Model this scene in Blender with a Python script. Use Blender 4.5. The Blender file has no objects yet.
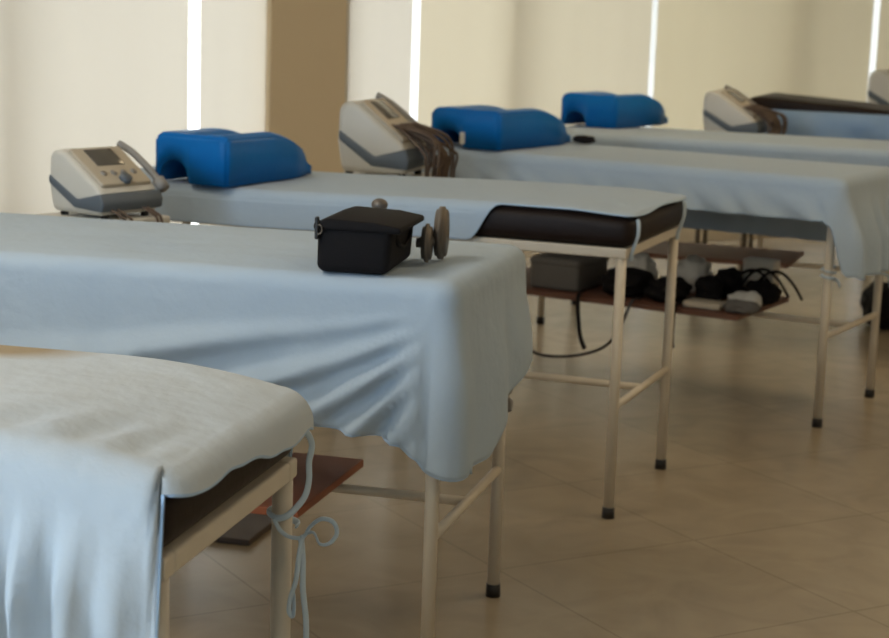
import bpy, bmesh, math, random
from mathutils import Vector, Matrix, noise
random.seed(7)
PI = math.pi
SC = bpy.context.scene
COL = SC.collection

# ------------------------------------------------------------------ helpers
def link(name, bm, mat, parent=None, smooth=True, mods=None):
    me = bpy.data.meshes.new(name)
    bm.normal_update()
    bm.to_mesh(me); bm.free()
    if smooth:
        for p in me.polygons: p.use_smooth = True
    o = bpy.data.objects.new(name, me)
    COL.objects.link(o)
    if mat: me.materials.append(mat)
    if parent: o.parent = parent
    return o

def thing(name, label, cat, loc=(0, 0, 0), rz=0, group=None):
    o = bpy.data.objects.new(name, None); COL.objects.link(o)
    o.empty_display_size = .05
    o.location = loc; o.rotation_euler = (0, 0, rz)
    return tag(o, label, cat, group)

def tag(o, label, cat, group=None):
    o['label'] = label; o['category'] = cat
    if group: o['group'] = group
    return o

def struct(name, bm, mat, smooth=False):
    o = link(name, bm, mat, None, smooth); o['kind'] = 'structure'; return o

def box(bm, lo, hi, bev=0, seg=2, mat=None):
    lo = Vector(lo); hi = Vector(hi)
    r = bmesh.ops.create_cube(bm, size=1)
    vs = r['verts']
    bmesh.ops.scale(bm, vec=hi - lo, verts=vs)
    bmesh.ops.translate(bm, vec=(lo + hi) / 2, verts=vs)
    if bev:
        es = list({e for v in vs for e in v.link_edges})
        rr = bmesh.ops.bevel(bm, geom=es, offset=bev, segments=seg, profile=.5, affect='EDGES')
        vs = list({v for f in rr['faces'] for v in f.verts} | {v for v in vs if v.is_valid})
    if mat is not None:
        bmesh.ops.transform(bm, matrix=mat, verts=vs)
    return vs

def cyl(bm, p, q, r, n=16, r2=None):
    p = Vector(p); q = Vector(q); d = q - p
    res = bmesh.ops.create_cone(bm, cap_ends=True, segments=n, radius1=r, radius2=r if r2 is None else r2, depth=d.length)
    M = Matrix.Translation((p + q) / 2) @ d.to_track_quat('Z', 'Y').to_matrix().to_4x4()
    bmesh.ops.transform(bm, matrix=M, verts=res['verts'])
    return res['verts']

def smooth_path(pts, n=6):
    P = [Vector(p) for p in pts]; out = []
    for i in range(len(P) - 1):
        p0 = P[max(i - 1, 0)]; p1 = P[i]; p2 = P[i + 1]; p3 = P[min(i + 2, len(P) - 1)]
        for k in range(n):
            t = k / n
            out.append(.5 * ((2 * p1) + (p2 - p0) * t + (2 * p0 - 5 * p1 + 4 * p2 - p3) * t * t + (3 * p1 - p0 - 3 * p2 + p3) * t ** 3))
    out.append(P[-1]); return out

def tube(bm, pts, r, n=8, flat=1.0, sm=6):
    P = smooth_path(pts, sm) if sm else [Vector(p) for p in pts]
    rings = []; up = None
    for i, p in enumerate(P):
        t = (P[min(i + 1, len(P) - 1)] - P[max(i - 1, 0)]).normalized()
        if up is None:
            up = t.orthogonal().normalized()
        up = (up - t * up.dot(t)).normalized(); s = t.cross(up)
        rings.append([bm.verts.new(p + up * math.cos(2 * PI * k / n) * r + s * math.sin(2 * PI * k / n) * r * flat) for k in range(n)])
    for a, b in zip(rings, rings[1:]):
        for k in range(n):
            bm.faces.new((a[k], a[(k + 1) % n], b[(k + 1) % n], b[k]))
    bm.faces.new(rings[0][::-1]); bm.faces.new(rings[-1])

def blob(bm, c, s, amp=.15, fr=6., sub=4, seed=0, rz=0, power=2.0):
    """soft lump: superellipsoid with noise, flattened below"""
    r = bmesh.ops.create_icosphere(bm, subdivisions=sub, radius=1)
    for v in r['verts']:
        p = v.co.normalized()
        k = (abs(p.x) ** power + abs(p.y) ** power + abs(p.z) ** power) ** (-1 / power)
        p = p * k
        p = p * (1 + amp * noise.noise(p * fr * .4 + Vector((seed, seed * 1.7, 0))))
        z = max(p.z, -.98)
        q = Vector((p.x * s[0], p.y * s[1], z * s[2]))
        v.co = Matrix.Rotation(rz, 3, 'Z') @ q + Vector(c)

def prism(bm, prof, y0, y1, bev=.0, seg=3):
    """closed profile in xz extruded along y"""
    a = [bm.verts.new((x, y0, z)) for x, z in prof]
    f = bm.faces.new(a)
    r = bmesh.ops.extrude_face_region(bm, geom=[f])
    nv = [g for g in r['geom'] if isinstance(g, bmesh.types.BMVert)]
    bmesh.ops.translate(bm, vec=(0, y1 - y0, 0), verts=nv)
    bmesh.ops.recalc_face_normals(bm, faces=bm.faces)
    if bev:
        es = [e for e in bm.edges if len(e.link_faces) == 2 and e.calc_face_angle(0) > .35]
        bmesh.ops.bevel(bm, geom=es, offset=bev, segments=seg, profile=.5, affect='EDGES')

# ------------------------------------------------------------------ materials
def M(name, col, rough=.6, metal=0., bump=None, var=None, spec=.5, sheen=0, trans=None):
    m = bpy.data.materials.new(name); m.use_nodes = True
    nt = m.node_tree; b = nt.nodes['Principled BSDF']
    b.inputs['Roughness'].default_value = rough; b.inputs['Metallic'].default_value = metal
    b.inputs['Specular IOR Level'].default_value = spec
    b.inputs['Sheen Weight'].default_value = sheen
    tc = nt.nodes.new('ShaderNodeTexCoord')
    c4 = (*col, 1)
    b.inputs['Base Color'].default_value = c4
    if var:
        sc, amt, col2 = var
        n = nt.nodes.new('ShaderNodeTexNoise'); n.inputs['Scale'].default_value = sc; n.inputs['Detail'].default_value = 5
        nt.links.new(tc.outputs['Object'], n.inputs['Vector'])
        r = nt.nodes.new('ShaderNodeValToRGB'); r.color_ramp.elements[0].position = .5 - amt; r.color_ramp.elements[1].position = .5 + amt
        r.color_ramp.elements[0].color = c4; r.color_ramp.elements[1].color = (*col2, 1)
        nt.links.new(n.outputs['Fac'], r.inputs['Fac']); nt.links.new(r.outputs['Color'], b.inputs['Base Color'])
    if bump:
        sc, st, dist = bump
        n = nt.nodes.new('ShaderNodeTexNoise'); n.inputs['Scale'].default_value = sc; n.inputs['Detail'].default_value = 4
        nt.links.new(tc.outputs['Object'], n.inputs['Vector'])
        bp = nt.nodes.new('ShaderNodeBump'); bp.inputs['Strength'].default_value = st; bp.inputs['Distance'].default_value = dist
        nt.links.new(n.outputs['Fac'], bp.inputs['Height']); nt.links.new(bp.outputs['Normal'], b.inputs['Normal'])
    return m

def cloth_mat(name, col, col2, stain=None):
    m = M(name, col, .9, bump=(26, .5, .008), var=(3.5, .25, col2), spec=.12, sheen=.1)
    nt = m.node_tree; b = nt.nodes['Principled BSDF']; out = nt.nodes['Material Output']
    t = nt.nodes.new('ShaderNodeBsdfTranslucent'); t.inputs['Color'].default_value = (*col, 1)
    x = nt.nodes.new('ShaderNodeMixShader'); x.inputs[0].default_value = .22
    nt.links.new(b.outputs[0], x.inputs[1]); nt.links.new(t.outputs[0], x.inputs[2]); nt.links.new(x.outputs[0], out.inputs['Surface'])
    if stain:
        tc = nt.nodes.new('ShaderNodeTexCoord'); mp = nt.nodes.new('ShaderNodeMapping'); mp.vector_type = 'TEXTURE'
        mp.inputs['Location'].default_value = stain[0]; mp.inputs['Scale'].default_value = stain[1]
        g = nt.nodes.new('ShaderNodeTexGradient'); g.gradient_type = 'SPHERICAL'
        r = nt.nodes.new('ShaderNodeValToRGB'); r.color_ramp.elements[0].position = .1; r.color_ramp.elements[1].position = .5
        mx = nt.nodes.new('ShaderNodeMix'); mx.data_type = 'RGBA'
        src = b.inputs['Base Color'].links[0].from_socket
        nt.links.new(tc.outputs['Object'], mp.inputs['Vector']); nt.links.new(mp.outputs['Vector'], g.inputs['Vector'])
        nt.links.new(g.outputs['Fac'], r.inputs['Fac']); nt.links.new(r.outputs['Color'], mx.inputs['Factor'])
        nt.links.new(src, mx.inputs['A']); mx.inputs['B'].default_value = (.42, .32, .19, 1)
        nt.links.new(mx.outputs['Result'], b.inputs['Base Color'])
    return m

SHEET = cloth_mat('blue cotton sheet', (.49, .605, .735), (.53, .635, .745))
SHEETW = cloth_mat('pale blue cotton sheet', (.62, .68, .74), (.66, .71, .75), ((-.43, .44, .85), (.20, .12, .12)))
HEM = M('sheet hem', (.40, .54, .72), .9)
RIB = M('cotton tie', (.50, .60, .70), .9)
VINYL = M('dark brown vinyl', (.011, .006, .005), .5, spec=.18, bump=(60, .2, .003), var=(6, .2, (.017, .010, .008)))
PAINT = M('beige painted steel tube', (.58, .52, .43), .38, var=(20, .3, (.62, .56, .47)))
RUBBER = M('black rubber', (.012, .011, .011), .6)
REDWOOD = M('red brown laminate board', (.33, .10, .05), .55, var=(9, .25, (.38, .13, .065)))
BROWNB = M('reddish brown worn board', (.16, .065, .04), .6, var=(9, .25, (.12, .055, .036)))
DARKWOOD = M('dark brown board', (.07, .05, .04), .6, var=(9, .25, (.09, .065, .05)))
BLUE = M('blue vinyl cushion', (.001, .130, .45), .4, bump=(25, .15, .006), var=(5, .3, (.002, .155, .50)), spec=.16)
BLUEDK = M('dark blue hollow', (.004, .03, .12), .6)
BLACKN = M('black nylon', (.007, .006, .007), .8, bump=(160, .3, .002), spec=.2)
BLACKP = M('black plastic', (.012, .012, .014), .4)
WHITEP = M('off white plastic', (.62, .61, .57), .45, var=(8, .3, (.58, .57, .53)))
TANP = M('beige panel plastic', (.46, .41, .33), .5)
SLATE = M('slate blue rubber', (.10, .125, .155), .5)
SCREEN = M('grey screen', (.10, .095, .085), .15)
GREYP = M('grey plastic', (.25, .24, .23), .5)
CHROME = M('worn grey metal', (.15, .128, .108), .5, .5)
BROWNC = M('brown braided lead', (.11, .075, .055), .7)
WHITEC = M('white cotton', (.66, .65, .62), .9, bump=(50, .3, .004))
GREYC = M('grey padded fabric', (.12, .115, .11), .8, bump=(80, .3, .003))
CREAMC = M('cream cotton', (.50, .45, .37), .9, bump=(50, .3, .004))
TAN = M('tan wall paint', (.66, .54, .36), .7, bump=(70, .1, .002))
CREAMW = M('cream wall paint', (.62, .55, .43), .75, bump=(70, .1, .002))
WHITEW = M('white ceiling paint', (.72, .69, .62), .8)
ALU = M('white window frame', (.62, .62, .60), .4)
BLUECL = M('mid blue cotton', (.20, .33, .55), .9, bump=(40, .35, .005), var=(4, .2, (.27, .40, .60)))
EXTW = M('exterior plaster', (.50, .51, .52), .8, bump=(15, .2, .01))

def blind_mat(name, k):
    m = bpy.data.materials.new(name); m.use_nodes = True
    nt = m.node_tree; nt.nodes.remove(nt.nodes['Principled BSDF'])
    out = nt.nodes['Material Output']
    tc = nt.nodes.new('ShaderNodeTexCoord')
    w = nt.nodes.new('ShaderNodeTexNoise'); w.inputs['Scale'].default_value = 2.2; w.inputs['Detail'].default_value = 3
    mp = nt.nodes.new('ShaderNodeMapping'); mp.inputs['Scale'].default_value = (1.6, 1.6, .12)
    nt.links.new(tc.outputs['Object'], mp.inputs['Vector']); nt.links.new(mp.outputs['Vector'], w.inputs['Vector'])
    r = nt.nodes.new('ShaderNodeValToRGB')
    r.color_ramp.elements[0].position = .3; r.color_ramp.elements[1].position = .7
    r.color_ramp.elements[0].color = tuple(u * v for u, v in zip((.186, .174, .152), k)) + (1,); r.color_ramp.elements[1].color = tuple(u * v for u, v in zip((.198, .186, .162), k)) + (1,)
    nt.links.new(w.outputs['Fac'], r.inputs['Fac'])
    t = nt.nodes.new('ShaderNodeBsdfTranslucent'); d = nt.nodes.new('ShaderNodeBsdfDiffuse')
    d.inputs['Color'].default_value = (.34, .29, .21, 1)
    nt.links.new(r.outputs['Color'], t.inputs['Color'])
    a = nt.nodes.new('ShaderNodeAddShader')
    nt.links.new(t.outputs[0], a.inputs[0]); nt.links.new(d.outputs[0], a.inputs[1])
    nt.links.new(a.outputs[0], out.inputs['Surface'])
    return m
BLINDS = [blind_mat('cream blind fabric', (1, 1, 1)), blind_mat('buff blind fabric', (.96, .92, .80)), blind_mat('yellowed blind fabric', (.90, .84, .66))]  # right-hand panels tinted darker and yellower to imitate weaker outside light

def glass_mat():
    m = bpy.data.materials.new('clear window glass'); m.use_nodes = True
    nt = m.node_tree; nt.nodes.remove(nt.nodes['Principled BSDF']); out = nt.nodes['Material Output']
    t = nt.nodes.new('ShaderNodeBsdfTransparent'); t.inputs['Color'].default_value = (.95, .97, .97, 1)
    g = nt.nodes.new('ShaderNodeBsdfGlossy'); g.inputs['Roughness'].default_value = .02
    x = nt.nodes.new('ShaderNodeMixShader'); x.inputs[0].default_value = .05
    nt.links.new(t.outputs[0], x.inputs[1]); nt.links.new(g.outputs[0], x.inputs[2]); nt.links.new(x.outputs[0], out.inputs['Surface'])
    return m
GLASS = glass_mat()

def floor_mat():
    m = bpy.data.materials.new('beige stone tile floor'); m.use_nodes = True
    nt = m.node_tree; b = nt.nodes['Principled BSDF']
    tc = nt.nodes.new('ShaderNodeTexCoord')
    mp = nt.nodes.new('ShaderNodeMapping'); mp.inputs['Rotation'].default_value = (0, 0, -.52); mp.inputs['Location'].default_value = (.2, .1, 0)
    nt.links.new(tc.outputs['Object'], mp.inputs['Vector'])
    br = nt.nodes.new('ShaderNodeTexBrick'); br.offset = 0; br.inputs['Scale'].default_value = 1
    br.inputs['Brick Width'].default_value = .6; br.inputs['Row Height'].default_value = .6
    br.inputs['Mortar Size'].default_value = .0035; br.inputs['Mortar Smooth'].default_value = .3
    br.inputs['Color1'].default_value = (.36, .302, .222, 1); br.inputs['Color2'].default_value = (.343, .288, .211, 1)
    br.inputs['Mortar'].default_value = (.28, .232, .167, 1)
    nt.links.new(mp.outputs['Vector'], br.inputs['Vector'])
    n = nt.nodes.new('ShaderNodeTexNoise'); n.inputs['Scale'].default_value = 5; n.inputs['Detail'].default_value = 8; n.inputs['Distortion'].default_value = 1.2
    nt.links.new(tc.outputs['Object'], n.inputs['Vector'])
    r = nt.nodes.new('ShaderNodeValToRGB'); r.color_ramp.elements[0].position = .3; r.color_ramp.elements[1].position = .72
    r.color_ramp.elements[0].color = (.86, .84, .82, 1); r.color_ramp.elements[1].color = (1.06, 1.05, 1.02, 1)
    nt.links.new(n.outputs['Fac'], r.inputs['Fac'])
    mx = nt.nodes.new('ShaderNodeMix'); mx.data_type = 'RGBA'; mx.blend_type = 'MULTIPLY'; mx.inputs['Factor'].default_value = 1
    nt.links.new(br.outputs['Color'], mx.inputs['A']); nt.links.new(r.outputs['Color'], mx.inputs['B'])
    nt.links.new(mx.outputs['Result'], b.inputs['Base Color'])
    b.inputs['Roughness'].default_value = .27; b.inputs['Specular IOR Level'].default_value = .45
    return m
FLOOR = floor_mat()

# ------------------------------------------------------------------ camera
cam = bpy.data.cameras.new('camera'); co = bpy.data.objects.new('camera', cam); COL.objects.link(co)
F, PITCH, ROLL, H = 1766.17, .1856, .0327, 1.3498
cp, sp, c, s = math.cos(PITCH), math.sin(PITCH), math.cos(ROLL), math.sin(ROLL)
fwd = Vector((0, cp, -sp)); rt = Vector((1, 0, 0)); dn = Vector((0, -sp, -cp))
r2 = c * rt - s * dn; d2 = s * rt + c * dn
R = Matrix((r2, -d2, -fwd)).transposed()
co.matrix_world = Matrix.Translation((0, 0, H)) @ R.to_4x4()
cam.sensor_width = 36; cam.lens = F * 36 / 889
cam.shift_x = 9.03 / 889; cam.shift_y = 17.1 / 889
cam.clip_start = .05
cam.dof.use_dof = True; cam.dof.focus_distance = 2.75; cam.dof.aperture_fstop = 8.0
SC.camera = co
SC.view_settings.view_transform = 'Standard'; SC.view_settings.look = 'None'
SC.view_settings.exposure = .55; SC.view_settings.gamma = 1

# ------------------------------------------------------------------ room
WX0, WX1, YB, ZC = -4.0, 5.6, -4.0, 2.9
def wy(x): return 9.6 + .6 * x
wdir = Vector((1, .6, 0)).normalized(); wn = Vector((wdir.y, -wdir.x, 0))     # wn points into the room
WROT = math.atan2(wdir.y, wdir.x)
def wall_box(bm, x0, x1, z0, z1, t0, t1, bev=0):
    """box along the window wall between world X x0..x1; t = offset into the room"""
    p = Vector((x0, wy(x0), 0)); L = (x1 - x0) / wdir.x
    Mx = Matrix.Translation(p) @ Matrix.Rotation(WROT, 4, 'Z')
    box(bm, (0, -t1, z0), (L, -t0, z1), bev, 2, Mx)

def poly_slab(name, pts, z0, z1, mat):
    bm = bmesh.new()
    f = bm.faces.new([bm.verts.new((x, y, z0)) for x, y in pts])
    r = bmesh.ops.extrude_face_region(bm, geom=[f])
    bmesh.ops.translate(bm, vec=(0, 0, z1 - z0), verts=[g for g in r['geom'] if isinstance(g, bmesh.types.BMVert)])
    bmesh.ops.recalc_face_normals(bm, faces=bm.faces)
    return struct(name, bm, mat)
room = [(WX0 - .2, YB - .2), (WX1 + .2, YB - .2), (WX1 + .2, wy(WX1 + .2) + .25), (WX0 - .2, wy(WX0 - .2) + .25)]
poly_slab('floor', room, -.1, 0, FLOOR)
poly_slab('ceiling', room, ZC, ZC + .1, WHITEW)
bm = bmesh.new(); box(bm, (WX0 - .2, YB - .2, 0), (WX1 + .2, YB, ZC)); struct('wall_back', bm, CREAMW)
bm = bmesh.new(); box(bm, (WX1, YB, 0), (WX1 + .2, wy(WX1) + .3, ZC)); struct('wall_right', bm, CREAMW)
# left wall with an unseen, unshaded window added for cool light on the near sides
LW = (-3.6, 0.0, .85, 2.6)
bm = bmesh.new()
box(bm, (WX0 - .2, YB, 0), (WX0, LW[0], ZC)); box(bm, (WX0 - .2, LW[1], 0), (WX0, wy(WX0) + .1, ZC))
box(bm, (WX0 - .2, LW[0], 0), (WX0, LW[1], LW[2])); box(bm, (WX0 - .2, LW[0], LW[3]), (WX0, LW[1], ZC))
struct('wall_left', bm, CREAMW)
bm = bmesh.new()
for y in (LW[0], -1.83, LW[1] - .06): box(bm, (WX0 - .13, y, LW[2]), (WX0 - .07, y + .06, LW[3]))
for z in (LW[2], LW[3] - .06): box(bm, (WX0 - .13, LW[0], z), (WX0 - .07, LW[1], z + .06))
w5 = struct('window_5', bm, ALU)
bm = bmesh.new(); box(bm, (WX0 - .105, LW[0], LW[2]), (WX0 - .095, LW[1], LW[3])); link('glass_pane', bm, GLASS, w5, False)

# window wall: low sill strip, lintel, full height windows with blinds inside
GAPS = [(-1.259, .048), (-.180, .036), (1.165, .034), (2.640, .046)]
bm = bmesh.new()
wall_box(bm, WX0, WX1, 0, .12, -.2, 0); wall_box(bm, WX0, WX1, 2.72, ZC, -.2, 0)
wall_box(bm, WX0, -2.75, .12, 2.72, -.2, 0); wall_box(bm, 4.3, WX1, .12, 2.72, -.2, 0)
struct('wall_window_side', bm, CREAMW)
cuts = [-2.75] + [g[0] for g in GAPS] + [4.3]
MULL = {1: [-2.05], 2: [-.72], 3: [.36], 4: [2.05], 5: [3.5]}
for i in range(5):
    a, b = cuts[i], cuts[i + 1]
    bm = bmesh.new()
    e0 = a + (.03 if i else 0) ; e1 = b - (.03 if i < 4 else 0)
    wall_box(bm, a, b, .12, .17, -.14, -.09); wall_box(bm, a, b, 2.67, 2.72, -.14, -.09)
    for m in MULL[i + 1]: wall_box(bm, m - .035, m + .035, .17, 2.67, -.14, -.05)
    w = struct(f'window_{i+1 if i < 4 else 6}', bm, ALU)
    bm = bmesh.new(); wall_box(bm, a, b, .17, 2.67, -.12, -.112); link('glass_pane', bm, GLASS, w, False)
# the tan column between the second pair of blinds
bm = bmesh.new(); wall_box(bm, -.925, -.555, 0, ZC, -.02, .10, .006); struct('column', bm, TAN)
bm = bmesh.new(); wall_box(bm, -.552, -.525, 0.0, ZC, -.04, .06, .004); struct('trim_1', bm, ALU)
# roller blinds
BL = ['cream blind panel at the left of the wide bright gap', 'cream blind panel running behind the tan column',
      'cream blind panel behind the second blue cushion', 'yellowish blind panel behind the white unit on the far cart',
      'cream blind panel at the right edge of the picture']
for i in range(5):
    x0 = -2.8 if i == 0 else GAPS[i - 1][0] + GAPS[i - 1][1] / 2
    x1 = 4.35 if i == 4 else GAPS[i][0] - GAPS[i][1] / 2
    t = thing('window_blind', BL[i], 'blind', (x0, wy(x0), 0), WROT)
    L = (x1 - x0) / wdir.x
    bm = bmesh.new(); n = 60
    g = [[bm.verts.new((L * k / n, -.05 - .0012 * math.sin(k * .9 + i) - .0012 * math.sin(k * .37 + 2 * i), z)) for k in range(n + 1)] for z in (.2, .8, 1.4, 2.0, 2.64)]
    for a, b in zip(g, g[1:]):
        for k in range(n): bm.faces.new((a[k], a[k + 1], b[k + 1], b[k]))
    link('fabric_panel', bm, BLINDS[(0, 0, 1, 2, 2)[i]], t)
    bm = bmesh.new(); cyl(bm, (0, -.05, 2.66), (L, -.05, 2.66), .025); link('roller', bm, ALU, t)
    bm = bmesh.new(); box(bm, (0, -.06, .185), (L, -.04, .21), .003); link('bottom_bar', bm, ALU, t)

# added unseen block outside that cuts sky light on the right hand blinds
bm = bmesh.new()
p = Vector((1.25, wy(1.25), 0)) - wn * 1.9
Mx = Matrix.Translation(p) @ Matrix.Rotation(WROT, 4, 'Z')
box(bm, (0, 0, -.5), (10, 4, 7.5), 0, 2, Mx)
box(bm, (-.1, -.12, 7.3), (10.1, 4, 7.6), 0, 2, Mx)
for k in range(3):
    box(bm, (.8 + k * 2.6, -.05, 3.2), (2.0 + k * 2.6, 0, 4.6), 0, 2, Mx)
tag(link('outside_building', bm, EXTW, None, False), 'tan building wing standing outside beyond the right hand blinds', 'building')

# ------------------------------------------------------------------ beds
HR, RAIL = .709, .027
MZ0, MZ1 = HR + RAIL, .826
TOP = MZ1 + .008
BEDS = {  # near foot leg x, y, yaw, leg spacing, length
    1: (-.300, 1.872, .231, .44, 1.62),
    2: (.0037, 3.375, .2613, .58, 1.70),
    3: (.4826, 4.6107, .365, .58, 1.62),
    4: (1.2876, 5.7691, .5307, .58, 1.62),
    5: (2.02, 7.02, .34, .56, 1.66),
    6: (3.05, 8.28, .34, .56, 1.62),
}
BLABEL = {
    1: 'nearest treatment bed, dark vinyl edge and beige rail showing under its sheet',
    2: 'treatment bed carrying the black bag, beige tube legs in front',
    3: 'treatment bed with the dark brown mattress end left bare',
    4: 'treatment bed with loaded red shelf board, behind the bare mattress end',
    5: 'treatment bed under the farthest blue cushion',
    6: 'farthest treatment bed with raised dark brown backrest',
}
def P(a, c_, z): return (-a, c_, z)
def bedworld(b, a, c_, z):
    x, y, th = BEDS[b][:3]
    return Vector((x - a * math.cos(th) + c_ * math.sin(th), y + a * math.sin(th) + c_ * math.cos(th), z))

def make_bed(b):
    x, y, th, W, L = BEDS[b]
    HR = .7166 if b == 1 else .709; MZ0 = HR + RAIL
    t = thing('treatment_bed', BLABEL[b], 'bed', (x, y, 0), -th, 'treatment beds in a row')
    for a in (0, L):
        for cc in (0, W):
            bm = bmesh.new(); cyl(bm, P(a, cc, .0), P(a, cc, HR), .0140, 20)
            lg = link('leg', bm, PAINT, t)
            bm = bmesh.new(); cyl(bm, P(a, cc, 0), P(a, cc, .03), .0172, 20, .0165); link('rubber_foot', bm, RUBBER, lg)
    bm = bmesh.new()
    box(bm, P(L + .016, -.016, HR), P(-.016, .016, HR + RAIL), .004); box(bm, P(L + .016, W - .016, HR), P(-.016, W + .016, HR + RAIL), .004)
    box(bm, P(.016, .016, HR), P(-.016, W - .016, HR + RAIL), .004); box(bm, P(L + .016, .016, HR), P(L - .016, W - .016, HR + RAIL), .004)
    link('frame_rail', bm, PAINT, t, False)
    for a in (0, L):
        bm = bmesh.new(); cyl(bm, P(a, 0, .305), P(a, W, .305), .0105, 14); link('end_stretcher', bm, PAINT, t)
    bm = bmesh.new(); cyl(bm, P(0, W / 2, .305), P(L, W / 2, .305), .0105, 14); link('centre_stretcher', bm, PAINT, t)
    bm = bmesh.new()
    lo = (-(L + .03), -.022, MZ0); hi = (.018 if b == 1 else .03, W + .022, MZ1 - (.004 if b == 1 else 0))
    # padded slab: bevelled box with a softly crowned top
    box(bm, lo, hi, .03, 5)
    for k in range(1, 24):
        bmesh.ops.bisect_plane(bm, geom=bm.verts[:] + bm.edges[:] + bm.faces[:], plane_co=(lerp(hi[0], lo[0], k / 24), 0, 0), plane_no=(1, 0, 0))
    for v in bm.verts:
        if v.co.z > (MZ0 + MZ1) / 2: v.co.z += CROWN(b, -v.co.x)
    link('mattress', bm, VINYL, t)
    return t
def sstep(a, b, x):
    t = max(0, min(1, (x - a) / (b - a))); return t * t * (3 - 2 * t)
def lerp(a, b, t): return a + (b - a) * t
def CROWN(b, a):
    if b == 1:
        t = max(0, min(1, (a + .06) / .30)); return .040 * (1 - (1 - t) ** 2) - .007
    if b == 2: return -.010 - .006 * sstep(.3, 1.2, a)
    if b == 3: return -.016 * sstep(.3, 1.2, a) - .009 * sstep(.16, -.04, a)
    return 0
for b in BEDS: beds = make_bed(b)
BT = {b: [o for o in COL.objects if o.name.startswith('treatment_bed')][b - 1] for b in BEDS}

# bed 6: raised backrest wedge as a part of that bed
bm = bmesh.new()
prism(bm, [(-1.66, MZ1), (-1.66, .925), (-1.60, .955), (-1.1, .925), (-.5, .86), (-.2, MZ1)], -.01, .57, .02, 4)
o = link('backrest', bm, VINYL, BT[6])

# ------------------------------------------------------------------ sheets
def make_sheet(b, label, drop, fold, topw, mat=SHEET, a0=-.045, re=.036, flare=.0, end_a=None):
    """cloth over bed b. drop(side,t)= cloth length past the flat top; fold(side,t,d)= outward push"""
    x, y, th, W, L = BEDS[b]
    A0, A1, C0, C1 = a0, (L + .045 if end_a is None else end_a), -.034, W + .034
    rc = max(.04, re + .012)
    per = []
    def side(name, p0, p1, n_, nn):
        for k in range(nn):
            q = lerp(Vector(p0), Vector(p1), k / nn); per.append((q, Vector(n_), name))
    def corner(name, ctr, ang0, nn=10):
        for k in range(nn):
            an = ang0 + PI / 2 * k / nn
            d = Vector((math.cos(an), math.sin(an))); per.append((Vector(ctr) + d * rc, d, name))
    st = .0125
    nl = int((A1 - A0 - 2 * rc) / st); nw = int((C1 - C0 - 2 * rc) / st)
    # walk: near side head->foot, foot corner, foot end, far corner, far side, head corners
    side('near', (A1 - rc, C0), (A0 + rc, C0), (0, -1), nl)
    for k in range(10):
        an = -PI / 2 - PI / 2 * k / 10; d = Vector((math.cos(an), math.sin(an))); per.append((Vector((A0 + rc, C0 + rc)) + d * rc, d, 'nf'))
    side('foot', (A0, C0 + rc), (A0, C1 - rc), (-1, 0), nw)
    for k in range(10):
        an = PI - PI / 2 * k / 10; d = Vector((math.cos(an), math.sin(an))); per.append((Vector((A0 + rc, C1 - rc)) + d * rc, d, 'ff'))
    side('far', (A0 + rc, C1), (A1 - rc, C1), (0, 1), nl)
    for k in range(10):
        an = PI / 2 - PI / 2 * k / 10; d = Vector((math.cos(an), math.sin(an))); per.append((Vector((A1 - rc, C1 - rc)) + d * rc, d, 'fh'))
    side('head', (A1, C1 - rc), (A1, C0 + rc), (1, 0), nw)
    for k in range(10):
        an = -PI / 2 * k / 10; d = Vector((math.cos(an), math.sin(an))); per.append((Vector((A1 - rc, C0 + rc)) + d * rc, d, 'hn'))
    N = len(per)
    bm = bmesh.new(); rows = []
    cm = (C0 + C1) / 2; NT, NS = 22, 44
    def wr(a, c_):   # wrinkles of the flat top
        return topw(a, c_) * sstep(.03, .10, a - A0) * sstep(.03, .10, A1 - a) * sstep(.03, .09, c_ - C0) * sstep(.03, .09, C1 - c_)
    cols = []
    cnt = {}
    for q, n, sd in per: cnt[sd] = cnt.get(sd, 0) + 1
    idx = {}
    hem = []
    for q, n, sd in per:
        k = idx.get(sd, 0); idx[sd] = k + 1
        t = q.x if sd in ('near', 'far') else q.y if sd in ('foot', 'head') else k / cnt[sd]
        inner = q - n * re
        sp_ = Vector((max(A0 + .2, min(A1 - .2, q.x)), cm))
        col = []
        for i in range(NT + 1):
            u = lerp(sp_, inner, i / NT)
            col.append(bm.verts.new(P(u.x, u.y, TOP + CROWN(b, u.x) + wr(u.x, u.y))))
        h = max(drop(sd, t), .004)
        for j in range(1, NS + 1):
            d = h * j / NS
            f0 = 0 if b != 1 else .15 * (1 if sd == 'foot' else sstep(0, 1, t) if sd == 'nf' else 1 - sstep(0, 1, t) if sd == 'ff' else 0)
            s0_, c0_ = math.sin(f0), math.cos(f0)
            if d < re * (PI / 2 - f0):
                off = re * (math.sin(f0 + d / re) - s0_); z = re * (c0_ - math.cos(f0 + d / re)); dd = 0
            else:
                dd = d - re * (PI / 2 - f0); off = re * (1 - s0_); z = re * c0_ + dd
            off += flare * dd + max(0, fold(sd, t, dd, q)) if dd > 0 else 0
            pt = inner + n * off
            col.append(bm.verts.new(P(pt.x, pt.y, TOP + CROWN(b, inner.x) - z)))
        hem.append(col[-1].co.copy())
        cols.append(col)
    m = NT + NS
    for i in range(N):
        A, B = cols[i], cols[(i + 1) % N]
        for j in range(m):
            try: bm.faces.new((A[j], A[j + 1], B[j + 1], B[j]))
            except ValueError: pass
    bmesh.ops.remove_doubles(bm, verts=bm.verts, dist=1e-6)
    bmesh.ops.recalc_face_normals(bm, faces=bm.faces)
    t = thing('bed_sheet', label, 'sheet', (x, y, 0), -th, 'cotton sheets on the treatment beds')
    cl = link('sheet_cloth', bm, mat, t)
    md = cl.modifiers.new('thick', 'SOLIDIFY'); md.thickness = .002; md.offset = 1
    bm = bmesh.new(); tube(bm, hem + [hem[0]], .0024, 6, sm=0); link('hem', bm, HEM, t)
    return t

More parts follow.
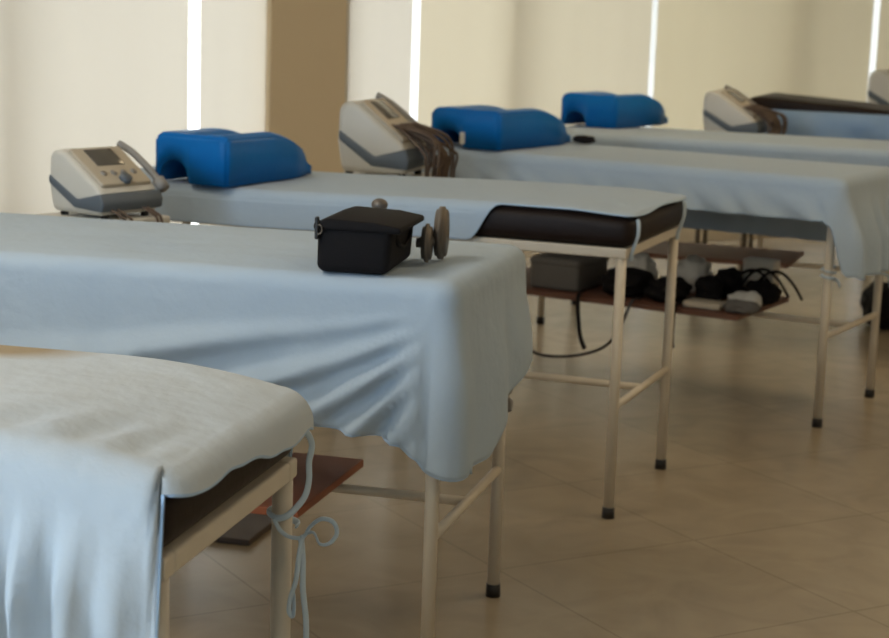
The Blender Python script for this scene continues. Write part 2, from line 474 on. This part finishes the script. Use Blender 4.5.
def nz(a, c_, s=0.): return noise.noise(Vector((a, c_, s)))

# --- sheet 1 (nearest)
def drop1(sd, t):
    if sd == 'near': return .62
    if sd == 'nf': return lerp(.62, .046, sstep(.05, .30, t))
    if sd == 'foot':
        return lerp(.044, .070, sstep(.0, .44, t)) + .003 * math.sin(t * 26) + .008 * nz(t * 13, 3)
    if sd == 'ff': return lerp(.064, .09, t)
    return .16
def fold1(sd, t, d, q):
    g = sstep(0, .13, d)
    if sd in ('near', 'nf'):
        a = t if sd == 'near' else 0
        w = (.5 + .5 * math.sin(a * 37 + 3.2 * nz(a * 3, d * 2.0, 1) + 1.0)) ** 1.8
        w3 = (.5 + .5 * math.sin(a * 104 + d * 14 + 3.5 * nz(a * 5, d * 4, 6))) ** 1.6
        return (.004 + (.042 * w + .048 * w3) * sstep(-.02, .12, a if sd == 'near' else -.02)) * g
    return .004 * g
def top1(a, c_):
    pk = .0065 * sstep(.20, .0, c_ - .0) * math.sin(a * 82 + c_ * 22 + 3 * nz(a * 4, c_ * 4))
    return .004 * nz(a * 5, c_ * 4, 2) + .0020 * nz(a * 16, c_ * 10, 4) + pk * .8
sh1 = make_sheet(1, 'pale sheet on the nearest bed, untied cord dangling at its corner', drop1, fold1, top1, SHEETW, a0=-.050, flare=.05, re=.044)

# --- sheet 2
def drop2(sd, t):
    if sd == 'near': return .318 + .055 * sstep(.10, -.02, t) + .01 * nz(t * 5, 0)
    if sd == 'nf': return .385 + .015 * math.sin(t * PI)
    if sd == 'foot': return lerp(.40, .27, max(0, min(1, (t - .15) / .36)))
    if sd == 'ff': return lerp(.27, .24, t)
    return .30
def fold2(sd, t, d, q):
    g = sstep(.0, .20, d)
    if sd == 'near':
        s0 = -.16; an = math.atan2(d + .015, t - s0)
        w = math.sin(an * 36 + 1.6 * nz(t * 3, d * 3, 7) + .8)
        w = (.5 + .5 * w) ** 2.0
        env = sstep(.0, .10, t) * sstep(2.3, 1.0, t) * (.75 + .5 * nz(t * 4, d * 6, 3))
        v = .5 + .5 * math.sin(t * 52 + d * 5 + 2 * nz(t * 5, 2))
        return g * (.004 + .050 * w * env + .007 * v + .016 * math.exp(-((t - .03) / .03) ** 2))
    if sd == 'nf': return g * (.012 + .02 * math.sin(t * PI))
    if sd == 'foot':
        v = .5 + .5 * math.sin(t * 23 + 1.5 * nz(t * 5, d * 3) + 2.5)
        return g * (.006 + .022 * v)
    if sd == 'ff': return g * .008
    return .006 * g
def top2(a, c_): return .0035 * nz(a * 5, c_ * 5, 2) + .0022 * nz(a * 13 + c_ * 9, c_ * 12, 4)
sh2 = make_sheet(2, 'light blue sheet hanging low over the bed that carries the black bag', drop2, fold2, top2, flare=.03)

# --- sheet 3: leaves the mattress end bare
def drop3(sd, t):
    if sd == 'near': return lerp(.014, .118, sstep(.335, .42, t))
    if sd == 'nf': return .014
    if sd == 'foot': return .016 + .004 * math.sin(t * 15)
    if sd == 'ff': return .016
    if sd == 'far': return lerp(.016, .118, sstep(.40, .47, t))
    return .118
sh3 = make_sheet(3, 'pale sheet that stops short of the bare dark mattress end', drop3, lambda sd, t, d, q: .002, lambda a, c_: .003 * nz(a * 5, c_ * 5, 9) + .0015 * nz(a * 15, c_ * 11, 3), re=.03)

# --- sheet 4
def drop4(sd, t):
    if sd == 'near': return .158 - .03 * sstep(.9, 1.5, t)
    if sd == 'nf': return lerp(.17, .335, sstep(.1, .7, t))
    if sd == 'foot': return .345 - .03 * sstep(.3, .6, t)
    if sd == 'ff': return .32
    return .31
def fold4(sd, t, d, q):
    g = sstep(0, .2, d)
    if sd == 'near': return sstep(0, .1, d) * (.003 + .020 * (.5 + .5 * math.sin(t * 45 + d * 45 + 2 * nz(t * 6, 0))))
    if sd in ('foot', 'nf'):
        t = q.y
        return g * (.008 + .044 * (.5 + .5 * math.sin(t * 46 + 2 * nz(t * 7, d * 2))))
    return g * (.004 + .014 * (.5 + .5 * math.sin(t * 40)))
sh4 = make_sheet(4, 'blue grey sheet with folds hanging over the foot end at right', drop4, fold4, lambda a, c_: .004 * nz(a * 5, c_ * 5, 5) + .002 * nz(a * 14, c_ * 11, 3), flare=.06)

# --- sheet 5, 6
sh5 = make_sheet(5, 'blue grey sheet under the farthest blue cushion', lambda sd, t: .24, lambda sd, t, d, q: sstep(0, .1, d) * (.003 + .007 * (.5 + .5 * math.sin(t * 50 + 3 * nz(t * 5, 1)))), lambda a, c_: .004 * nz(a * 5, c_ * 5, 11), flare=.03)

# blue cloth over the near side of bed 6 (lies under the backrest edge)
def blue_cloth():
    x, y, th, W, L = BEDS[6]
    bm = bmesh.new(); g = []
    n = 70
    for k in range(n + 1):
        a = lerp(.55, L + .0, k / n); col = []
        for j in range(14):
            d = .40 * j / 13
            w = .026 * (.5 + .5 * math.sin(a * 24 + d * 22 + 4 * nz(a * 3, d * 3)))
            if j < 3: col.append(bm.verts.new(P(a, -.022 - .012 * j - w * .4, TOP + .062 - .012 * j)))
            else: col.append(bm.verts.new(P(a, -.036 - .016 - w, TOP + .04 - (d - .06) * (.75 + .25 * math.sin(a * 5 + 1)))))
        g.append(col)
    for A, B in zip(g, g[1:]):
        for j in range(13): bm.faces.new((A[j], A[j + 1], B[j + 1], B[j]))
    bmesh.ops.recalc_face_normals(bm, faces=bm.faces)
    o = link('blue_cloth', bm, BLUECL)
    o.location = (x, y, 0); o.rotation_euler = (0, 0, -th)
    md = o.modifiers.new('thick', 'SOLIDIFY'); md.thickness = .003
    tag(o, 'crumpled blue cloth hanging under the raised dark backrest', 'cloth')
blue_cloth()

# ------------------------------------------------------------------ ties on sheets (parts, world points brought to the sheet's frame)
def ribbon(parent, b, pts, r=.0045, flat=.35, name='tie_cord', mat=RIB, sm=6):
    x, y, th = BEDS[b][:3]
    Mi = (Matrix.Translation((x, y, 0)) @ Matrix.Rotation(-th, 4, 'Z')).inverted()
    P_ = smooth_path([Mi @ Vector(p) for p in pts], sm)
    for p in P_:                                   # keep the cord outside the legs it winds round
        for cc in (0, BEDS[b][3]):
            d = Vector((p.x, p.y - cc))
            if d.length < .0145 + r and p.z < HR: d = d.normalized() * (.0148 + r); p.x, p.y = d.x, d.y + cc
    bm = bmesh.new(); tube(bm, P_, r, 8, flat, 0); link(name, bm, mat, parent)
def px(u, v, y):
    """world point at depth y on the sight line of a photo point: used to copy the loose cord's shape"""
    cx, cy = 889 / 2 - 9.03, 638 / 2 + 17.1
    d = r2 * ((u - cx) / F) + d2 * ((v - cy) / F) + fwd
    return Vector((0, 0, H)) + d * (y / d.y)
lf = bedworld(1, 0, .44, 0)
ly = lf.y
ribbon(sh1, 1, [px(303, 428, ly + .005), px(309, 436, ly + .022), px(312, 446, ly + .03), px(309, 462, ly + .02), px(309, 480, ly + .01), px(305, 496, ly), px(296, 508, ly - .012), px(287, 516, ly - .02), px(276, 518, ly - .02), px(271, 512, ly - .005),
                px(274, 508, ly + .022), px(285, 516, ly + .026), px(297, 522, ly + .024), px(297, 526, ly - .0)], .0046, .4)
ribbon(sh1, 1, [px(274, 519, ly - .020), px(280, 530, ly - .024), px(290, 537, ly - .03), px(303, 537, ly - .03), px(310, 527, ly - .03), px(321, 519, ly - .04), px(333, 522, ly - .045), px(337, 533, ly - .045),
                px(330, 543, ly - .045), px(320, 544, ly - .04), px(314, 533, ly - .035), px(306, 534, ly - .03), px(301, 542, ly - .03)], .0031, .5)
ribbon(sh1, 1, [px(303, 535, ly - .03), px(299, 556, ly - .032), px(296, 580, ly - .034), px(291, 596, ly - .034), px(289, 610, ly - .034), px(293, 616, ly - .034), px(294, 604, ly - .032), px(293, 590, ly - .03)], .0038, .4)
ribbon(sh1, 1, [px(301, 538, ly - .028), px(303, 560, ly - .02), px(303, 590, ly - .018), px(306, 620, ly - .018), px(306, 645, ly - .018)], .0045, .4)
# dangling tie at the far corner of sheet 2
q = bedworld(2, 0, .58, 0)
ribbon(sh2, 2, [q + Vector((.02, .02, .53)), q + Vector((.022, -.004, .50)), q + Vector((.004, -.022, .485)), q + Vector((-.014, -.016, .48)), q + Vector((-.018, .008, .475)), q + Vector((.0, .02, .47)), q + Vector((.02, .004, .462)), q + Vector((.02, -.012, .445))], .0075, .5, mat=GREYP)
# ribbons round the bare corner of mattress 3
b3 = lambda a, c_, z: bedworld(3, a, c_, z)
for cc in (.018, .535):
    ribbon(sh3, 3, [b3(-.033, cc, TOP - .022), b3(-.037, cc, .80), b3(-.037, cc, .77), b3(-.03, cc, .745), b3(-.022, cc + .003, .72), b3(-.02, cc + .006, .70)], .006, .35)
# tie wound round the legs of bed 4
for cc, z in ((0, .52), (.58, .47)):
    q = bedworld(4, 0, cc, z)
    pts = []
    for k in range(26):
        an = k * .55; pts.append(q + Vector((math.cos(an) * .0215, math.sin(an) * .0215, .022 - .0017 * k)))
    pts += [q + Vector((.028, -.02, -.02)), q + Vector((.034, -.03, -.06 if cc else -.04))]
    ribbon(sh4, 4, pts, .0055, .5, sm=2)

# ------------------------------------------------------------------ shelf boards on the stretchers
SZ = .3165
def board(name, b, a0, a1, c0, c1, mat, label, th=.018):
    x, y, t, W, L = BEDS[b]
    bm = bmesh.new(); box(bm, P(a1, c0, SZ), P(a0, c1, SZ + th), .0025)
    o = link(name, bm, mat, None, False); o.location = (x, y, 0); o.rotation_euler = (0, 0, -t)
    return tag(o, label, 'board')
board('shelf_board', 2, .28, .80, .0, .44, REDWOOD, 'red brown board resting on the stretcher between the two front beds')
board('shelf_board', 4, .32, 1.56, .04, .56, BROWNB, 'long red brown shelf board holding bags and cloths under a bed')
board('shelf_board', 5, .62, 1.3, .06, .52, BROWNB, 'red brown board glimpsed far back under the next bed at right')
# dark board on the floor
bm = bmesh.new(); box(bm, (-.10, -.16, 0), (.10, .16, .016), .003)
o = link('floor_board', bm, DARKWOOD, None, False); o.location = (-.505, 4.43, 0.001); o.rotation_euler = (0, 0, -.26)
tag(o, 'dark brown board lying on the floor below the red board', 'board')

# ------------------------------------------------------------------ things on shelf of bed 4
S = SZ + .018 + .0005
def on4(a, c_, z=0): return bedworld(4, a, c_, S + z)
th4 = BEDS[4][2]
def lump(name, label, cat, a, c_, s, mat, seed, rz=0, power=2.6, amp=.25, z=0, sub=4):
    bm = bmesh.new(); blob(bm, (0, 0, s[2] * .98), s, amp, 6, sub, seed, 0, power)
    o = link(name, bm, mat); o.location = on4(a, c_, z); o.rotation_euler = (0, 0, -th4 + rz)
    return tag(o, label, cat)
t = thing('storage_box', 'grey padded box at the left end of the loaded shelf', 'box', on4(1.06, .23), -th4)
bm = bmesh.new(); box(bm, (-.10, -.13, 0), (.10, .13, .112), .016, 4); link('box_body', bm, GREYC, t)
bm = bmesh.new(); box(bm, (-.103, -.133, .086), (.103, .133, .118), .014, 4); link('box_lid', bm, GREYC, t)
lump('folded_towel', 'rounded white towel beside the grey padded box', 'towel', .845, .36, (.065, .07, .066), WHITEC, 3, z=.0)
t = lump('black_bag', 'black bag slumped in front of the white towel', 'bag', .80, .18, (.09, .085, .05), BLACKN, 11)
lump('small_black_bag', 'small black bag seen between the bare bed end legs', 'bag', .63, .17, (.072, .08, .042), BLACKN, 17)
lump('folded_towel', 'white towel behind the bed legs, topmost of the shelf pile', 'towel', .655, .44, (.065, .06, .064), WHITEC, 29)
bm = bmesh.new(); box(bm, (-.07, -.05, 0), (.07, .05, .022), .008, 3)
o = link('folded_cloth', bm, CREAMC); o.location = on4(.475, .13); o.rotation_euler = (0, 0, -th4 + .04); tag(o, 'flat cream cloth folded along the shelf front edge', 'cloth')
t = thing('storage_box', 'pale grey carton standing at the back of the shelf', 'box', on4(.42, .52), -th4)
bm = bmesh.new(); box(bm, (-.06, -.035, 0), (.06, .035, .135), .006, 3); link('carton', bm, WHITEP, t)
lump('black_bag', 'black strapped bag in front of the pale grey carton', 'bag', .50, .40, (.055, .07, .052), BLACKN, 41, .3)
t = lump('black_bag', 'black pouch with straps at the right end of the shelf', 'bag', .35, .35, (.06, .09, .040), BLACKN, 47, .5)
bm = bmesh.new()
for k, (dx, dy) in enumerate(((.0, .03), (.04, -.02), (-.04, .0))):
    tube(bm, [(dx - .07, dy, .06), (dx - .03, dy + .02, .105), (dx + .02, dy + .01, .115), (dx + .06, dy - .03, .08), (dx + .09, dy - .06, .03)], .008, 8, .4)
link('strap', bm, BLACKN, t)
lump('rolled_cloth', 'grey roll lying on the shelf front at right', 'cloth', .325, .09, (.060, .026, .024), GREYC, 53, .1)
lump('black_case', 'small black case behind the flat cream cloth', 'case', .52, .27, (.045, .05, .045), BLACKN, 77, .2, 4)
# white slipper-like cloth
bm = bmesh.new()
blob(bm, (0, 0, .030), (.065, .030, .030), .2, 6, 4, 61, 0, 2.2); blob(bm, (.035, .0, .032), (.035, .038, .036), .1, 5, 3, 63)
o = link('white_cloth', bm, WHITEC); o.location = on4(.355, .185); o.rotation_euler = (0, 0, -th4 - .3); tag(o, 'white bundled cloth at the right end of the shelf', 'cloth')
# straps and lead hanging from the shelf
b4 = lambda a, c_, z: bedworld(4, a, c_, z)
bm = bmesh.new(); tube(bm, [b4(.93, .085, S + .013), b4(.925, .05, S + .013), b4(.92, .030, S + .010), b4(.918, .020, .32), b4(.91, .012, .27), b4(.895, .004, .2), b4(.872, .0, .155)], .012, 8, .3)
tag(link('hanging_strap', bm, BLACKN), 'black strap hanging off the shelf below the grey padded box', 'strap')
bm = bmesh.new(); tube(bm, [b4(.548, .09, S + .013), b4(.548, .05, S + .013), b4(.548, .030, S + .010), b4(.547, .020, .32), b4(.546, .018, .30), b4(.545, .013, .24), b4(.54, .012, .20)], .012, 8, .3)
tag(link('hanging_strap', bm, BLACKN), 'short black strap hanging behind the bare bed leg', 'strap')
bm = bmesh.new(); tube(bm, [b4(.70, .075, S + .012), b4(.705, .015, S + .010), b4(.735, -.01, .25), b4(.79, -.015, .175), b4(.90, -.02, .13), b4(1.03, -.02, .115), b4(1.10, -.015, .14), b4(1.14, .0, .2), b4(1.15, .015, S + .010), b4(1.16, .05, S + .012)], .0055, 8)
tag(link('cable', bm, BLACKP), 'dark looping cable sagging from the loaded shelf toward the floor', 'cable')
# black bag on the floor at the right edge
bm = bmesh.new(); blob(bm, (0, 0, .10), (.10, .14, .10), .2, 6, 4, 71, 0, 2.8)
o = link('floor_bag', bm, BLACKN); o.location = (2.00, 7.75, .0); tag(o, 'dark bag on the floor at the right edge of the picture', 'bag')

# ------------------------------------------------------------------ black bag and grey wheels on bed 2
bp_ = bedworld(2, .180, .040, TOP - .0055)
t = thing('equipment_bag', 'black boxy bag standing on the light blue sheet', 'bag', bp_, -BEDS[2][2] + .08); t.scale = (1, 1, .93)
bm = bmesh.new()
box(bm, (-.066, -.062, 0), (.072, .17, .100), .016, 4)
for v in bm.verts:
    k = v.co.z / .1
    v.co.x += .004 * math.sin(v.co.z * 40) * (1 if v.co.x > 0 else -1) + (.012 * k if v.co.x > 0 else -.004 * k)
    v.co.z += .003 * nz(v.co.x * 20, v.co.y * 20, 3)
link('bag_body', bm, BLACKN, t)
bm = bmesh.new()
prism(bm, [(-.074, .090), (-.074, .104), (-.045, .115), (.05, .111), (.100, .102), (.100, .089)], -.066, .175, .005, 3)
link('bag_lid', bm, BLACKN, t)
bm = bmesh.new(); box(bm, (-.070, -.072, .070), (-.062, -.060, .118), .003); box(bm, (-.066, -.0655, .098), (.074, -.0625, .1035), .001)
link('zip_edge', bm, BLACKP, t, False)
bm = bmesh.new()
tube(bm, [(-.061 + .006 * math.cos(k * PI / 5), -.070, .092 + .010 * math.sin(k * PI / 5)) for k in range(11)], .0018, 6, sm=0)
link('metal_ring', bm, CHROME, t)
bm = bmesh.new(); tube(bm, [(.078, -.02, .085), (.084, .0, .06), (.085, .05, .05), (.084, .1, .06), (.080, .13, .085)], .006, 8, .4); link('carry_strap', bm, BLACKN, t)

wp = bedworld(2, .081, .235, TOP - .0056)
t = thing('dumbbell', 'grey metal dumbbell with two round discs beside the black bag', 'dumbbell', wp, -.12)
def disc(x, rr, w, y=0):
    bm = bmesh.new(); vs = cyl(bm, (x - w / 2, y, rr), (x + w / 2, y, rr), rr, 36)
    es = [e for e in bm.edges if len(e.link_faces) == 2 and e.calc_face_angle(0) > 1]
    bmesh.ops.bevel(bm, geom=es, offset=.006, segments=3, affect='EDGES')
    link('disc', bm, CHROME, t)
disc(.016, .055, .022, .03); disc(-.006, .040, .018, -.03)
bm = bmesh.new(); cyl(bm, (-.016, -.03, .040), (-.028, -.03, .040), .010); cyl(bm, (-.014, -.03, .040), (.020, .03, .055), .014); link('bar', bm, CHROME, t)
# knob of another grey weight behind bag
wp2 = bedworld(2, .240, .38, TOP - .0056)
t = thing('hand_weight', 'small grey weight peeping over the top of the black bag', 'weight', wp2, .3)
bm = bmesh.new(); blob(bm, (0, 0, .030), (.045, .035, .032), .02, 3, 3, 1, 0, 2.6); link('weight_body', bm, CHROME, t)
bm = bmesh.new(); cyl(bm, (0, 0, .055), (0, 0, .090), .012, 16); blob(bm, (0, 0, .092), (.018, .018, .014), 0, 3, 3); link('weight_knob', bm, CHROME, t)

# ------------------------------------------------------------------ blue leg cushions
def cushion(loc, rz, label, sx=1, sy=1, sz=1):
    """front face (local -y) carries an arch; the right face runs back along +y and the body tapers"""
    W_, L_, Hh = .25, .52, .150
    t = thing('leg_cushion', label, 'cushion', loc, rz, 'blue positioning cushions on the beds')
    bm = bmesh.new()
    # front profile in x,z (x to the left is negative) with an arch cut on the left
    def top(xn, yn):
        z = Hh * (1 - .45 * sstep(.45, 1.0, yn))
        z -= .022 * math.exp(-((xn - .55) / .16) ** 2) * sstep(0, .12, yn)      # shallow trough
        return z
    nx, ny = 26, 40
    ax0, ax1, ah = -.238, -.138, .068
    xs = [-W_ + W_ * k / nx for k in range(nx + 1)]
    def bot(x, y):
        if ax0 < x < ax1 and y < .33:
            u = (x - (ax0 + ax1) / 2) / ((ax1 - ax0) / 2)
            return ah * math.sqrt(max(0, 1 - u * u)) ** .7
        return 0
    G = []
    for j in range(ny + 1):
        yn = j / ny; y = L_ * yn
        taper = 1 - .18 * sstep(.6, 1, yn) ; rnd = .045 * sstep(.86, 1.0, yn)
        row = []
        for k, x in enumerate(xs):
            xn = (x + W_) / W_
            xx = (x + W_ / 2) * (1 - .30 * sstep(.70, 1.0, yn)) - W_ / 2
            zt = top(xn, yn) - rnd
            e = min(xn, 1 - xn); zt -= .012 * (1 - sstep(0, .10, e)); zt -= .010 * (1 - sstep(0, .03, yn))
            row.append((xx, y, bot(x, y) if j else bot(x, 0), max(zt, .02)))
        G.append(row)
    T = [[bm.verts.new((p[0], p[1], p[3])) for p in r] for r in G]
    B = [[bm.verts.new((p[0], p[1], p[2])) for p in r] for r in G]
    for j in range(ny):
        for k in range(nx):
            bm.faces.new((T[j][k], T[j][k + 1], T[j + 1][k + 1], T[j + 1][k]))
            bm.faces.new((B[j][k], B[j + 1][k], B[j + 1][k + 1], B[j][k + 1]))
        bm.faces.new((T[j][0], T[j + 1][0], B[j + 1][0], B[j][0])); bm.faces.new((T[j][nx], B[j][nx], B[j + 1][nx], T[j + 1][nx]))
    for k in range(nx):
        bm.faces.new((T[0][k], B[0][k], B[0][k + 1], T[0][k + 1])); bm.faces.new((T[ny][k], T[ny][k + 1], B[ny][k + 1], B[ny][k]))
    bmesh.ops.recalc_face_normals(bm, faces=bm.faces)
    es = [e for e in bm.edges if len(e.link_faces) == 2 and e.calc_face_angle(0) > .9 and (e.verts[0].co.z > .03 or e.verts[1].co.z > .03)]
    bmesh.ops.bevel(bm, geom=es, offset=.008, segments=3, affect='EDGES', clamp_overlap=True)
    o = link('cushion_body', bm, BLUE, t); o.scale = (sx, sy, sz)
    bm = bmesh.new()
    tube(bm, [(-W_ * .94, .012, Hh * .90), (-W_ * .5, .010, Hh * .965), (-W_ * .06, .012, Hh * .90)], .003, 6); o2 = link('piping', bm, BLUE, t); o2.scale = (sx, sy, sz)
    return t
CZ = TOP + .006
cushion((-.60, 4.955, CZ - .0145), -.47, 'blue cushion with an arch in front, beside the nearest white unit', sz=.95)
c2_ = cushion((.205, 6.37, CZ), -.585, 'blue cushion with a white tag, second from left on its own bed', sx=1.2, sy=1.16, sz=.94)
bm = bmesh.new(); box(bm, (-.165, -.006, .012), (-.145, .0, .056), .002); link('care_tag', bm, WHITEC, c2_, False)
c3_ = cushion((.755, 7.77, CZ), -.60, 'farthest blue cushion, small and square by the blinds', sx=1.12, sy=1.12, sz=.96)
# black thing behind cushion 2
bm = bmesh.new(); blob(bm, (0, 0, .016), (.045, .024, .016), .2, 5, 4, 81, 0, 2.4)
bm2 = bm
o = link('black_pouch', bm2, BLACKN); o.location = bedworld(4, 1.180, .55, TOP + .006); o.rotation_euler = (0, 0, -.5)
tag(o, 'small black pouch at the end of the second blue cushion', 'pouch')

# ------------------------------------------------------------------ therapy units on carts
def cart(loc, rz, top, label, w=.36, d=.34):
    t = thing('equipment_cart', label, 'cart', (loc[0], loc[1], 0), rz, 'carts between the beds')
    for z, n in ((top, 'top_shelf'), (.22, 'lower_shelf')):
        bm = bmesh.new(); box(bm, (-w / 2, -d / 2, z - .022), (w / 2, d / 2, z), .006); link(n, bm, WHITEP, t)
    for sx in (-1, 1):
        for sy in (-1, 1):
            bm = bmesh.new(); cyl(bm, (sx * (w / 2 - .03), sy * (d / 2 - .03), .06), (sx * (w / 2 - .03), sy * (d / 2 - .03), top - .02), .011); pst = link('post', bm, CHROME, t)
            bm = bmesh.new(); cyl(bm, (sx * (w / 2 - .03) - .01, sy * (d / 2 - .03), .03), (sx * (w / 2 - .03) + .01, sy * (d / 2 - .03), .03), .03)
            cyl(bm, (sx * (w / 2 - .03), sy * (d / 2 - .03), .03), (sx * (w / 2 - .03), sy * (d / 2 - .03), .07), .008); link('castor', bm, RUBBER, pst)
    return t
def unit(loc, rz, k, label, cables=True, sc_=1.0, zs=1.0):
    t = thing('therapy_unit', label, 'machine', loc, rz, 'white therapy units on carts'); t.scale = (1, 1, zs)
    s_ = lambda pr: [(x * sc_, z * sc_) for x, z in pr]
    w = .118 * sc_
    bm = bmesh.new()
    prism(bm, s_([(-.100, .012), (-.115, .09), (-.112, .178), (-.088, .195), (-.05, .190), (.095, .092), (.112, .062), (.106, .012)]), -w, w, .018 * sc_, 4)
    link('casing', bm, WHITEP, t)
    bm = bmesh.new()   # slate bumper around front and sides
    prism(bm, s_([(-.108, .095), (.0, .030), (.116, .024), (.122, .052), (.108, .078), (.01, .056), (-.108, .120)]), -w - .006 * sc_, w + .006 * sc_, .007 * sc_, 3)
    link('bumper', bm, SLATE, t)
    # sloped control face
    ang = math.atan2(.150 - .072, -.155)
    sl = math.atan2(.098, .145)
    Mx = Matrix.Translation((.028 * sc_, 0, .139 * sc_)) @ Matrix.Rotation(sl, 4, 'Y')
    bm = bmesh.new(); box(bm, (-.092 * sc_, -.100 * sc_, -.006 * sc_), (.078 * sc_, .100 * sc_, .009 * sc_), .006 * sc_, 3, Mx); pn = link('control_panel', bm, TANP, t)
    bm = bmesh.new(); box(bm, (-.080 * sc_, -.055 * sc_, .006 * sc_), (-.005 * sc_, .055 * sc_, .0115 * sc_), .002, 2, Mx); link('screen', bm, SCREEN, pn)
    for i in range(4):
        bm = bmesh.new(); vs = cyl(bm, (.03 * sc_, (-.06 + .04 * i) * sc_, .006 * sc_), (.03 * sc_, (-.06 + .04 * i) * sc_, .013 * sc_), .010 * sc_, 14)
        bmesh.ops.transform(bm, matrix=Mx, verts=vs); link('button', bm, GREYP, pn)
    bm = bmesh.new(); vs = cyl(bm, (.062 * sc_, 0, .006 * sc_), (.062 * sc_, 0, .022 * sc_), .019 * sc_, 20); bmesh.ops.transform(bm, matrix=Mx, verts=vs); link('dial', bm, SLATE, pn)
    for i in range(4):
        bm = bmesh.new(); cyl(bm, ((-.085) * sc_ + .17 * sc_ * (i % 2), (-.08 if i < 2 else .08) * sc_, 0), ((-.085) * sc_ + .17 * sc_ * (i % 2), (-.08 if i < 2 else .08) * sc_, .014 * sc_), .012 * sc_); link('foot', bm, RUBBER, t)
    # applicator in its holder on the far side
    bm = bmesh.new(); tube(bm, [(-.075 * sc_, w + .012, .200 * sc_), (-.02 * sc_, w + .016, .175 * sc_), (.05 * sc_, w + .016, .130 * sc_), (.09 * sc_, w + .014, .100 * sc_)], .011 * sc_, 10)
    cyl(bm, (.088 * sc_, w + .014, .102 * sc_), (.115 * sc_, w + .012, .08 * sc_), .019 * sc_); link('applicator', bm, GREYP, t)
    if cables:
        bm = bmesh.new(); rnd = random.Random(k)
        for i in range(24 if k > 1 else 4):
            y0 = rnd.uniform(-.11, .09) * sc_
            if k == 1: pts = [(.10 * sc_, y0, .03), (.135, y0, .015), (.150, y0 + .01, -.01), (.152, y0 + .012, -.11)]
            else:
                x1 = max(.125 * sc_, .172) + rnd.uniform(.0, .05)
                pts = [(rnd.uniform(.04, .085) * sc_, y0, .135 * sc_), (x1 - .01, y0 - .01, rnd.uniform(.07, .11) * sc_), (x1 + .008, y0 + rnd.uniform(-.03, .03), .05 * sc_), (x1, y0 + rnd.uniform(-.03, .03), .012), (x1 + .006, y0, -.06)]
            tube(bm, pts, .0046 if k > 1 else .004, 7)
        link('lead_bundle', bm, BROWNC, t)
    return t
cart((-.90, 4.70), -.62, .768, 'cart holding the nearest white unit, left of its cushion', .25, .26)
unit((-.895, 4.70, .7685), -.62, 1, 'white therapy unit with screen, nearest at left of the row', sc_=.90)
cart((-.19, 6.05), -.3, .770, 'cart behind the bag bed, under the brown corded unit', .30, .32)
unit((-.195, 6.05, .7705), -.30, 2, 'white unit with hanging brown cords, right of the tan column', sc_=1.10, zs=1.18)
cart((1.36, 8.36), -.3, .775, 'far cart between the last two beds', .28, .30)
unit((1.375, 8.36, .7755), -.35, 3, 'small far white unit left of the blue cloth', sc_=1.15)
bm = bmesh.new(); box(bm, (-.17, -.14, 0), (.17, .14, .20), .025, 4)
cart((2.60, 10.05), -.3, .78, 'last cart at the right edge of the picture', .34, .38)
unit((2.60, 10.05, .7805), -.5, 4, 'grey white unit cut off by the right edge by the blinds', cables=False, sc_=1.5)

# ------------------------------------------------------------------ light
w = bpy.data.worlds.new('sky'); SC.world = w; w.use_nodes = True
bg = w.node_tree.nodes['Background']; bg.inputs['Color'].default_value = (.98, .99, 1.0, 1); bg.inputs['Strength'].default_value = 3.2
al = bpy.data.lights.new('window daylight', 'AREA'); al.shape = 'RECTANGLE'; al.size = 1.65; al.size_y = 3.5  # added area light, brightens the room from the unseen side opening
al.energy = 142; al.color = (.47, .72, 1.0)
ao = bpy.data.objects.new('window_daylight', al); COL.objects.link(ao)
ao.location = (WX0 + .0, -1.8, 1.725); ao.rotation_euler = (0, -PI / 2, 0)
# added fill lights: unseen warm ceiling panels that brighten the room
for i, (lx, ly_, le) in enumerate(((2.6, 1.0, 8), (4.2, 3.2, 8), (1.6, 4.4, 8), (3.2, 6.2, 8), (4.6, 8.4, 8), (1.0, 7.6, 9), (-1.7, 3.0, 19), (-2.3, 1.2, 15), (-1.9, 5.6, 6))):
    t = thing('ceiling_light', 'warm recessed panel on the ceiling above the beds', 'lamp', (lx, ly_, ZC), .26, 'ceiling light panels')
    bm = bmesh.new()
    for q in (((-.62, -.32, -.03), (.62, -.30, 0)), ((-.62, .30, -.03), (.62, .32, 0)), ((-.62, -.30, -.03), (-.60, .30, 0)), ((.60, -.30, -.03), (.62, .30, 0))): box(bm, *q)
    link('frame', bm, ALU, t, False)
    ld = bpy.data.lights.new('lamp', 'AREA'); ld.shape = 'RECTANGLE'; ld.size = 1.18; ld.size_y = .58; ld.energy = le; ld.color = (1.0, .76, .46) if lx > 0 else (1.0, .88, .70)
    lo_ = bpy.data.objects.new('lamp', ld); COL.objects.link(lo_); lo_.parent = t; lo_.location = (0, 0, -.02)
SC.cycles.use_denoising = True
SC.cycles.max_bounces = 10; SC.cycles.diffuse_bounces = 6; SC.cycles.transparent_max_bounces = 12
